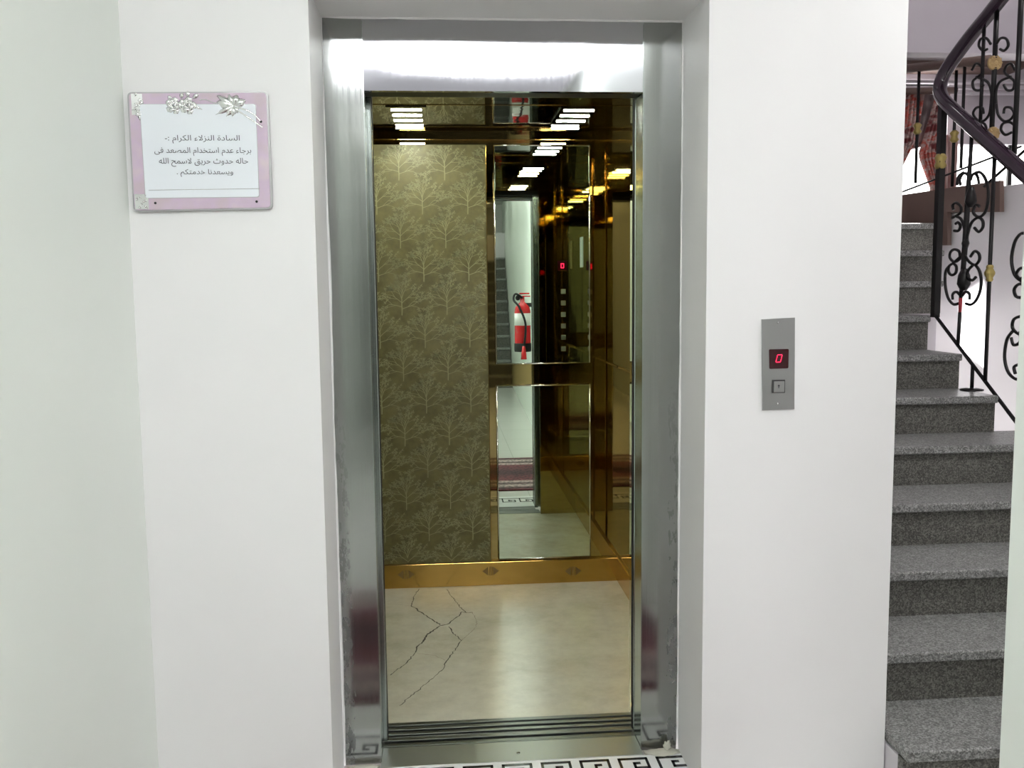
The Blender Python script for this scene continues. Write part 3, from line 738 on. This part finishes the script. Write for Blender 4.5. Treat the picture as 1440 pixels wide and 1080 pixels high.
# beam under upper storey and pelmet lines
p0, p1 = atY(1265, 75, 6.1), atY(1400, 95, 6.1)
b = MB(); b.box((XE, 6.1, p1.z), (4.0, 6.3, p0.z)); struct(b.build('trim_3', 'brown_paint'), 'brown beam above the landing window')
b = MB(); z1 = atY(1300, 112, 6.15).z
for k in range(3): b.bbox((2.9, 6.15+.02*k, z1-.02-.035*k), (4.2, 6.2, z1-.035*k), .004)
struct(b.build('trim_4', 'stairwell_paint'), 'grey moulding over the landing window')
# unseen stairwell roof; its hole is added and shaped to cast the sun patch
SUN = Vector((-.42, .10, 1.0)).normalized()          # toward the sun
ZR_ = 5.0
patch = [onplane(*q, LA, LB) for q in ((1352, 402), (1379, 385), (1380, 548), (1312, 548), (1314, 505), (1336, 440))]
hole = [p+SUN*((ZR_-p.z)/SUN.z) for p in patch]
hx0, hx1 = min(p.x for p in hole), max(p.x for p in hole); hy0, hy1 = min(p.y for p in hole), max(p.y for p in hole)
bm = bmesh.new()
outer = [bm.verts.new((x, y, ZR_)) for x, y in ((XE-.1, 2.3), (4.8, 2.3), (4.8, 6.42), (XE-.1, 6.42))]
inner = [bm.verts.new((p.x, p.y, ZR_)) for p in hole]
es = [bm.edges.new((outer[i], outer[(i+1) % 4])) for i in range(4)]+[bm.edges.new((inner[i], inner[(i+1) % len(inner)])) for i in range(len(inner))]
bmesh.ops.triangle_fill(bm, use_beauty=True, edges=es)
def inpoly(x, y, P_):
    r = False
    for i in range(len(P_)):
        a, c = P_[i-1], P_[i]
        if (a.y > y) != (c.y > y) and x < (c.x-a.x)*(y-a.y)/(c.y-a.y)+a.x: r = not r
    return r
kill = [f_ for f_ in bm.faces if inpoly(f_.calc_center_median().x, f_.calc_center_median().y, hole)]
bmesh.ops.delete(bm, geom=kill, context='FACES_ONLY')
me = bpy.data.meshes.new('ceiling_stairwell'); bm.to_mesh(me); bm.free(); me.materials.append(M['stairwell_paint'])
o = bpy.data.objects.new('ceiling_stairwell', me); COL.objects.link(o); struct(o, 'unseen stairwell roof with an added hole shaped for the sun patch')
# underside of the upper flight
b = MB(); u0 = atY(1262, 0, 5.9)
b.box((XE, 5.9, atY(1300, 74, 5.9).z), (4.7, 6.3, atY(1300, 74, 5.9).z+1.2)); struct(b.build('trim_5', 'stairwell_paint'), 'grey underside of the upper storey over the landing')

# curtains
def curtain(name, mat, pts_top, pts_bot, label, Y, amp=.02, folds=9):
    nx, nz = folds*8, 14; vs = []; fs = []
    for j in range(nz+1):
        t_ = j/nz; tt = t_*(len(pts_top)-1); i0 = min(int(tt), len(pts_top)-2); fr = tt-i0
        L_ = Vector(pts_top[i0]).lerp(Vector(pts_top[i0+1]), fr); R_ = Vector(pts_bot[i0]).lerp(Vector(pts_bot[i0+1]), fr)
        A = atY(L_[0], L_[1], Y); B__ = atY(R_[0], R_[1], Y)
        for i in range(nx+1):
            s_ = i/nx; p = A.lerp(B__, s_); p.y = Y+math.sin(s_*folds*2*PI+t_*1.3)*amp; vs.append(p)
    for j in range(nz):
        for i in range(nx): a = j*(nx+1)+i; fs.append((a, a+1, a+nx+2, a+nx+1))
    b = MB(); b.add(vs, fs, 0, True); o = b.build(name, mat)
    md = o.modifiers.new('s', 'SOLIDIFY'); md.thickness = .003
    tag(o, label, 'curtain', 'curtains at the landing window'); return o
V2 = lambda a, b_: (a, b_, 0)
curtain('curtain', 'curtain_sheer', [V2(1240, 128), V2(1240, 165), V2(1240, 200), V2(1240, 225)], [V2(1335, 128), V2(1330, 165), V2(1318, 200), V2(1262, 215)], 'pale grey sheer curtain filling the top of the landing window', 6.19, .012, 7)
curtain('curtain', 'curtain_red', [V2(1240, 128), V2(1240, 170), V2(1240, 215), V2(1240, 262)], [V2(1300, 128), V2(1293, 170), V2(1286, 200), V2(1262, 246)], 'red striped curtain drawn aside at the left of the landing window', 6.12)
curtain('curtain', 'curtain_red', [V2(1318, 128), V2(1304, 178), V2(1292, 218), V2(1312, 272)], [V2(1336, 128), V2(1326, 178), V2(1318, 218), V2(1322, 272)], 'red and white curtain sweeping down in the middle of the landing window', 6.09, .016, 5)
curtain('curtain', 'curtain_pink', [V2(1304, 190), V2(1306, 218), V2(1308, 245), V2(1309, 272)], [V2(1346, 190), V2(1346, 218), V2(1345, 245), V2(1345, 272)], 'pale pink curtain hanging straight behind the newel post', 6.14, .016, 6)
b = MB(); a0, a1 = atY(1250, 129, 6.06), atY(1345, 127, 6.06); b.tube([a0, a1], .022, 10)
tag(b.build('curtain_rod', 'brown_paint'), 'dark rod carrying the landing window curtains', 'curtain rod')

# ------------------------------------------------------------------ stair railing
XA, XB = 2.385, 2.47
RL = thing('stair_railing', 'black wrought iron stair railing with plum handrail turning upward at the newel', 'railing', (XA, 4.2, 0))
tr = [atX(1440, 243, XA), atX(1400, 208, XA), atX(1362, 174, XA), atX(1339, 153, XA), atX(1327, 141, XA+.01), atX(1321, 128, XA+.03), atX(1325, 108, XA+.045), atX(1341, 83, XB-.02), atX(1366, 49, XB), atX(1390, 21, XB), atX(1414, -10, XB)]
dlo = (tr[0]-tr[2]).normalized(); dhi = (tr[-1]-tr[-3]).normalized()
path = [tr[0]+dlo*1.55]+tr+[tr[-1]+dhi*1.2]
hp = smoothpts(path, 10)
for _ in range(30): hp = [hp[0]]+[(hp[i-1]+hp[i]*2+hp[i+1])/4 for i in range(1, len(hp)-1)]+[hp[-1]]
# oval handrail profile
b = MB(); b.tube(hp, .032, 16)
b.build('handrail', 'handrail_plum', RL)
def pa(scale, ox, oy, X, org=None):
    return lambda x, y: atX(ox+x/scale, oy+y/scale, X)
# lower bottom bar
lb0, lb1 = atX(1436, 603, XA), atX(1311, 438, XA); dl = (lb0-lb1).normalized()
b = MB(); b.tube([lb1, lb0+dl*1.25], .011, 4); b.build('bottom_bar', 'iron_black', RL)
# newel
n0 = atX(1315, 440, XA); b = MB(); nt_ = atX(1327, 146, XA)
nb = Vector((n0.x, n0.y, 1.29))
b.box((n0.x-.014, n0.y-.018, nb.z-.01), (n0.x+.014, n0.y+.018, nt_.z)); nw = b.build('newel_post', 'iron_black', RL)
b = MB(); cz = atX(1325, 225, XA).z; b.lathe((n0.x, n0.y, cz), [(.02, -.04), (.028, -.025), (.021, -.008), (.028, .012), (.02, .03)], seg=12); b.build('collar', 'brass', nw)
# balusters of lower flight
def rail_z_at(y):
    best = min(hp, key=lambda p: abs(p.y-y)+(0 if p.z < 2.33 else 9)); return best.z
def bar_z_at(y): t_ = (y-lb1.y)/(lb0.y-lb1.y); return lb1.z+(lb0.z-lb1.z)*t_
y_b = atX(1391, 400, XA).y
for y_, col in ((y_b, True), (y_b-.60, True), (y_b-1.2, True)):
    b = MB(); b.tube([(XA, y_, bar_z_at(y_)), (XA, y_, rail_z_at(y_)-.02)], .0095, 6); bl = b.build('baluster', 'iron_black', RL)
    if col:
        b = MB(); zc = bar_z_at(y_)+.42 if y_ != y_b else atX(1399.5, 384, XA).z
        b.lathe((XA, y_, zc), [(.012, -.036), (.016, -.026), (.013, -.022), (.022, -.004), (.022, .004), (.013, .022), (.016, .026), (.012, .036)], seg=12); b.build('collar', 'brass', bl)
# stub foot under bar
f0, f1 = atX(1368, 512, XA), atX(1366, 541, XA); b = MB(); b.tube([f0, (f0.x, f0.y, zs[5])], .009, 6); b.lathe((f0.x, f0.y, zs[5]), [(.05, 0), (.05, .006), (.02, .012)], seg=16); b.build('rail_foot', 'iron_black', RL)
# scroll panel traced: lower flight
def scrolls(name, f, curves, r=.0068, mat='iron_black', parent=RL, n=5, shift=Vector((0, 0, 0))):
    b = MB()
    for c in curves: b.tube([p+shift for p in smoothpts([f(*q) for q in c], n)], r, 6)
    return b.build(name, mat, parent)
f = pa(4.907, 1300, 220, XA)
PANEL = [
 [(245,690),(238,655),(208,642),(180,660),(176,700),(208,728),(245,705),(268,655)],
 [(318,692),(345,655),(375,670),(380,712),(352,748),(318,735),(290,702),(268,655)],
 [(195,735),(220,760),(215,805),(185,818),(165,790),(172,755),(200,735),(250,690)],
 [(172,755),(148,790),(142,860),(150,930),(168,985),(200,1020),(235,1015)],
 [(352,748),(380,790),(392,850),(385,925),(358,990),(322,1022),(285,1015)],
 [(330,755),(300,790),(300,835),(330,855),(355,832)],
 [(195,988),(195,950),(222,935),(250,962)], [(310,988),(310,950),(285,935),(260,962)],
 [(250,198),(245,160),(265,120),(295,122),(315,165)], [(375,190),(370,150),(352,118),(330,130),(318,165)],
 [(352,112),(385,110),(418,150),(440,230),(437,320),(418,385),(380,418),(345,400),(338,370),(355,335),(378,345)],
 [(345,492),(375,520),(402,490),(402,445),(372,422),(330,450),(308,500),(290,570)],
 [(200,368),(195,335),(220,320),(250,345),(250,385),(215,412),(190,425)],
 [(205,512),(235,512),(248,480),(232,455),(215,465)], [(215,412),(250,430),(272,480),(285,570)],
 [(268,110),(235,140),(225,200)]]
sp1 = scrolls('scroll_panel', f, PANEL)
b = MB(); rod = [f(330, -205), f(318, 0), f(300, 250), f(284, 560), f(262, 850), f(250, 975)]; b.tube(rod, [.0095, .0095, .013, .015, .012, .009], 6)
b.lathe(f(283, 600), [(.012, -.02), (.017, 0), (.012, .02)], seg=10); b.lathe(f(272, 850), [(.014, -.05), (.03, -.02), (.026, .02), (.012, .05)], seg=8); b.lathe(f(320, 290), [(.012, -.04), (.026, -.015), (.022, .015), (.012, .05)], seg=8)
b.build('centre_rod', 'iron_black', sp1)
b = MB(); e_ = atX(1347, 487, XA); b.tube([f(250, 975), f(246, 1075)], .009, 6); b.build('red_joint', 'red_paint', sp1)
b = MB(); b.tube([f(246, 1075), e_], .0095, 6); b.build('centre_rod', 'iron_black', sp1)
# second panel, cut by the frame edge; mirrored about its rod
f2 = pa(3.376, 1230, 300, XA)
half = [[(712,95),(690,100),(664,140),(650,220),(664,290),(700,325),(745,350)], [(712,262),(690,262),(672,290),(690,310),(712,300)],
        [(700,400),(672,395),(663,360),(690,335),(745,350)], [(715,495),(690,490),(660,505),(655,545),(690,575),(745,560)],
        [(690,560),(690,610),(660,625),(648,590)], [(655,560),(628,600),(617,680),(632,750),(670,787),(710,775)], [(668,762),(662,730),(685,718),(712,722)]]
cxm = 752
PANEL2 = half+[[(2*cxm-x, y-38) for x, y in c] for c in half]
sp2 = scrolls('scroll_panel', f2, PANEL2)
b = MB(); yp = f2(cxm, 400).y; b.tube([(XA, yp, bar_z_at(yp)), (XA, yp, rail_z_at(yp)-.02)], .0095, 6); b.build('centre_rod', 'iron_black', sp2)
# upper flight: posts, rosettes, scrolls
g = pa(4.91, 1340, 60, XB)
def post(parent, X, px, pyt, pyb, r=.009, name='baluster'):
    p = atX(px, (pyt+pyb)/2, X); zt = atX(px, pyt, X).z; zb = atX(px, pyb, X).z
    b = MB(); b.tube([(p.x, p.y, zb), (p.x, p.y, zt)], r, 6); return b.build(name, 'iron_black', parent)
post(RL, XB, 1381, 30, 196); cbar = post(RL, XB, 1398, 8, 200, .012); post(RL, XB, 1432, -40, 216, .012)
for q, r in (((290, 140), .033), ((278, 628), .03)):
    b = MB(); c = g(*q)
    # ribbed round rosette facing the stair flight
    vs = []; 
    b.lathe(c, [(r, -.006), (r, .002), (r*.8, .010), (r*.75, .006), (r*.45, .012), (r*.4, .008), (.004, .014)], 'Y', 18)
    for k in range(10): a = 2*PI*k/10; b.tube([c+Vector((math.cos(a)*r*.3, -.010, math.sin(a)*r*.3)), c+Vector((math.cos(a)*r*.95, -.006, math.sin(a)*r*.95))], .003, 5)
    b.build('rosette', 'rosette_brass', cbar)
up = [[(430,190),(402,145),(368,162),(358,205),(395,240),(425,270),(415,322),(375,328),(352,290)], [(300,420),(298,340),(325,270),(400,236)],
      [(350,490),(360,450),(400,450),(422,490),(395,532),(350,540),(312,495),(300,420)], [(405,620),(362,636),(333,600),(345,560),(390,548),(430,575)],
      [(325,45),(355,55),(382,20),(370,-25),(330,-30),(300,10)]]
mir = [[(562-x, y) for x, y in c] for c in up]
scrolls('scroll_panel', g, up+mir, .0062)
ub0, ub1 = atX(1445, 208, XB), atX(1384, 262, XB); b = MB(); b.tube([ub1, ub0+(ub0-ub1)*.8], .008, 4); b.build('bottom_bar', 'iron_black', RL)

# landing guard
LG = thing('landing_railing', 'dark iron guard rail on the landing in front of the curtains', 'railing', (LA.x, LA.y, ZL))
pl = lambda x, y: onplane(x, y, LA+Vector((.03, 0, 0)), LB+Vector((.03, 0, 0)))
b = MB(); b.tube([pl(1255, 99), pl(1335, 90), pl(1392, 84)], .026, 10); b.build('handrail', 'brown_paint', LG)
b = MB(); b.tube([pl(1258, 274), pl(1436, 206)], .006, 6); b.build('bottom_bar', 'iron_black', LG)
for px, yt, yb_, col in ((1290, 98, 257, 181), (1354, 90, 236, None), (1342, 100, 262, 192)):
    p = pl(px, (yt+yb_)/2); zt = pl(px, yt).z; zb = pl(px, yb_).z
    b = MB(); b.tube([(p.x, p.y, zb), (p.x, p.y, zt)], .010, 6); o = b.build('baluster', 'iron_black', LG)
    if col:
        c = pl(px, col); b = MB(); b.lathe(c, [(.012, -.035), (.026, -.02), (.016, 0), (.026, .02), (.012, .035)], seg=10); b.build('collar', 'brass', o)

# ------------------------------------------------------------------ plaster left at the foot of the frame
def lump(name, c, r, label, cat, seed):
    rr = random.Random(seed); bm = bmesh.new(); bmesh.ops.create_icosphere(bm, subdivisions=3, radius=1)
    for v in bm.verts:
        n = v.co.normalized(); k = 1+.28*math.sin(n.x*5+seed)*math.cos(n.z*6+seed*2)+.15*math.sin(n.y*11+seed); v.co = Vector((n.x*r[0], n.y*r[1], n.z*r[2]))*k
    vs = [v.co+Vector(c) for v in bm.verts]; zmin = .0
    for v in vs: v.z = max(v.z, zmin)
    b = MB(); b.add(vs, [[v.index for v in f_.verts] for f_ in bm.faces], 0, True); bm.free()
    return tag(b.build(name, 'plaster'), label, cat)
p = atY(938, 1043, YF-.02); lump('plaster_chunk', (p.x, p.y, .022), (.011, .009, .015), 'pale plaster chunk stuck at the right foot of the steel frame', 'plaster chunk', 2)
lump('plaster_residue', (FR-.055, YF-.028, .004), (.055, .020, .009), 'rough plaster residue along the floor at the right jamb', 'plaster', 5)
lump('plaster_residue', (FL+.06, YF-.02, .0), (.050, .012, .007), 'rough plaster residue along the floor at the left jamb', 'plaster', 8)

# ------------------------------------------------------------------ light from outside
W = bpy.data.worlds.new('World'); SC.world = W; W.use_nodes = True
W.node_tree.nodes['Background'].inputs[0].default_value = (1, .98, .97, 1); W.node_tree.nodes['Background'].inputs[1].default_value = 3.2
sd = bpy.data.lights.new('sun', 'SUN'); sd.energy = 26; sd.angle = .006; so = bpy.data.objects.new('sun', sd); COL.objects.link(so)
so.rotation_euler = SUN.to_track_quat('Z', 'Y').to_euler(); so.location = (2, 4, 8)

# ------------------------------------------------------------------ camera
cd = bpy.data.cameras.new('camera'); cam = bpy.data.objects.new('camera', cd); COL.objects.link(cam); SC.camera = cam
cd.sensor_fit = 'HORIZONTAL'; cd.sensor_width = 36; cd.lens = FPX/1440*36; cd.clip_start = .02
mt = Matrix((CR, CU, -CF)).transposed().to_4x4(); mt.translation = CO; cam.matrix_world = mt
vs_ = SC.view_settings; vs_.view_transform = 'Standard'; vs_.look = 'None'; vs_.exposure = 1.04; vs_.gamma = 1; vs_.use_curve_mapping = False
SC.cycles.max_bounces = 14; SC.cycles.glossy_bounces = 10; SC.cycles.diffuse_bounces = 6; SC.cycles.sample_clamp_indirect = 8
SC.cycles.use_denoising = True
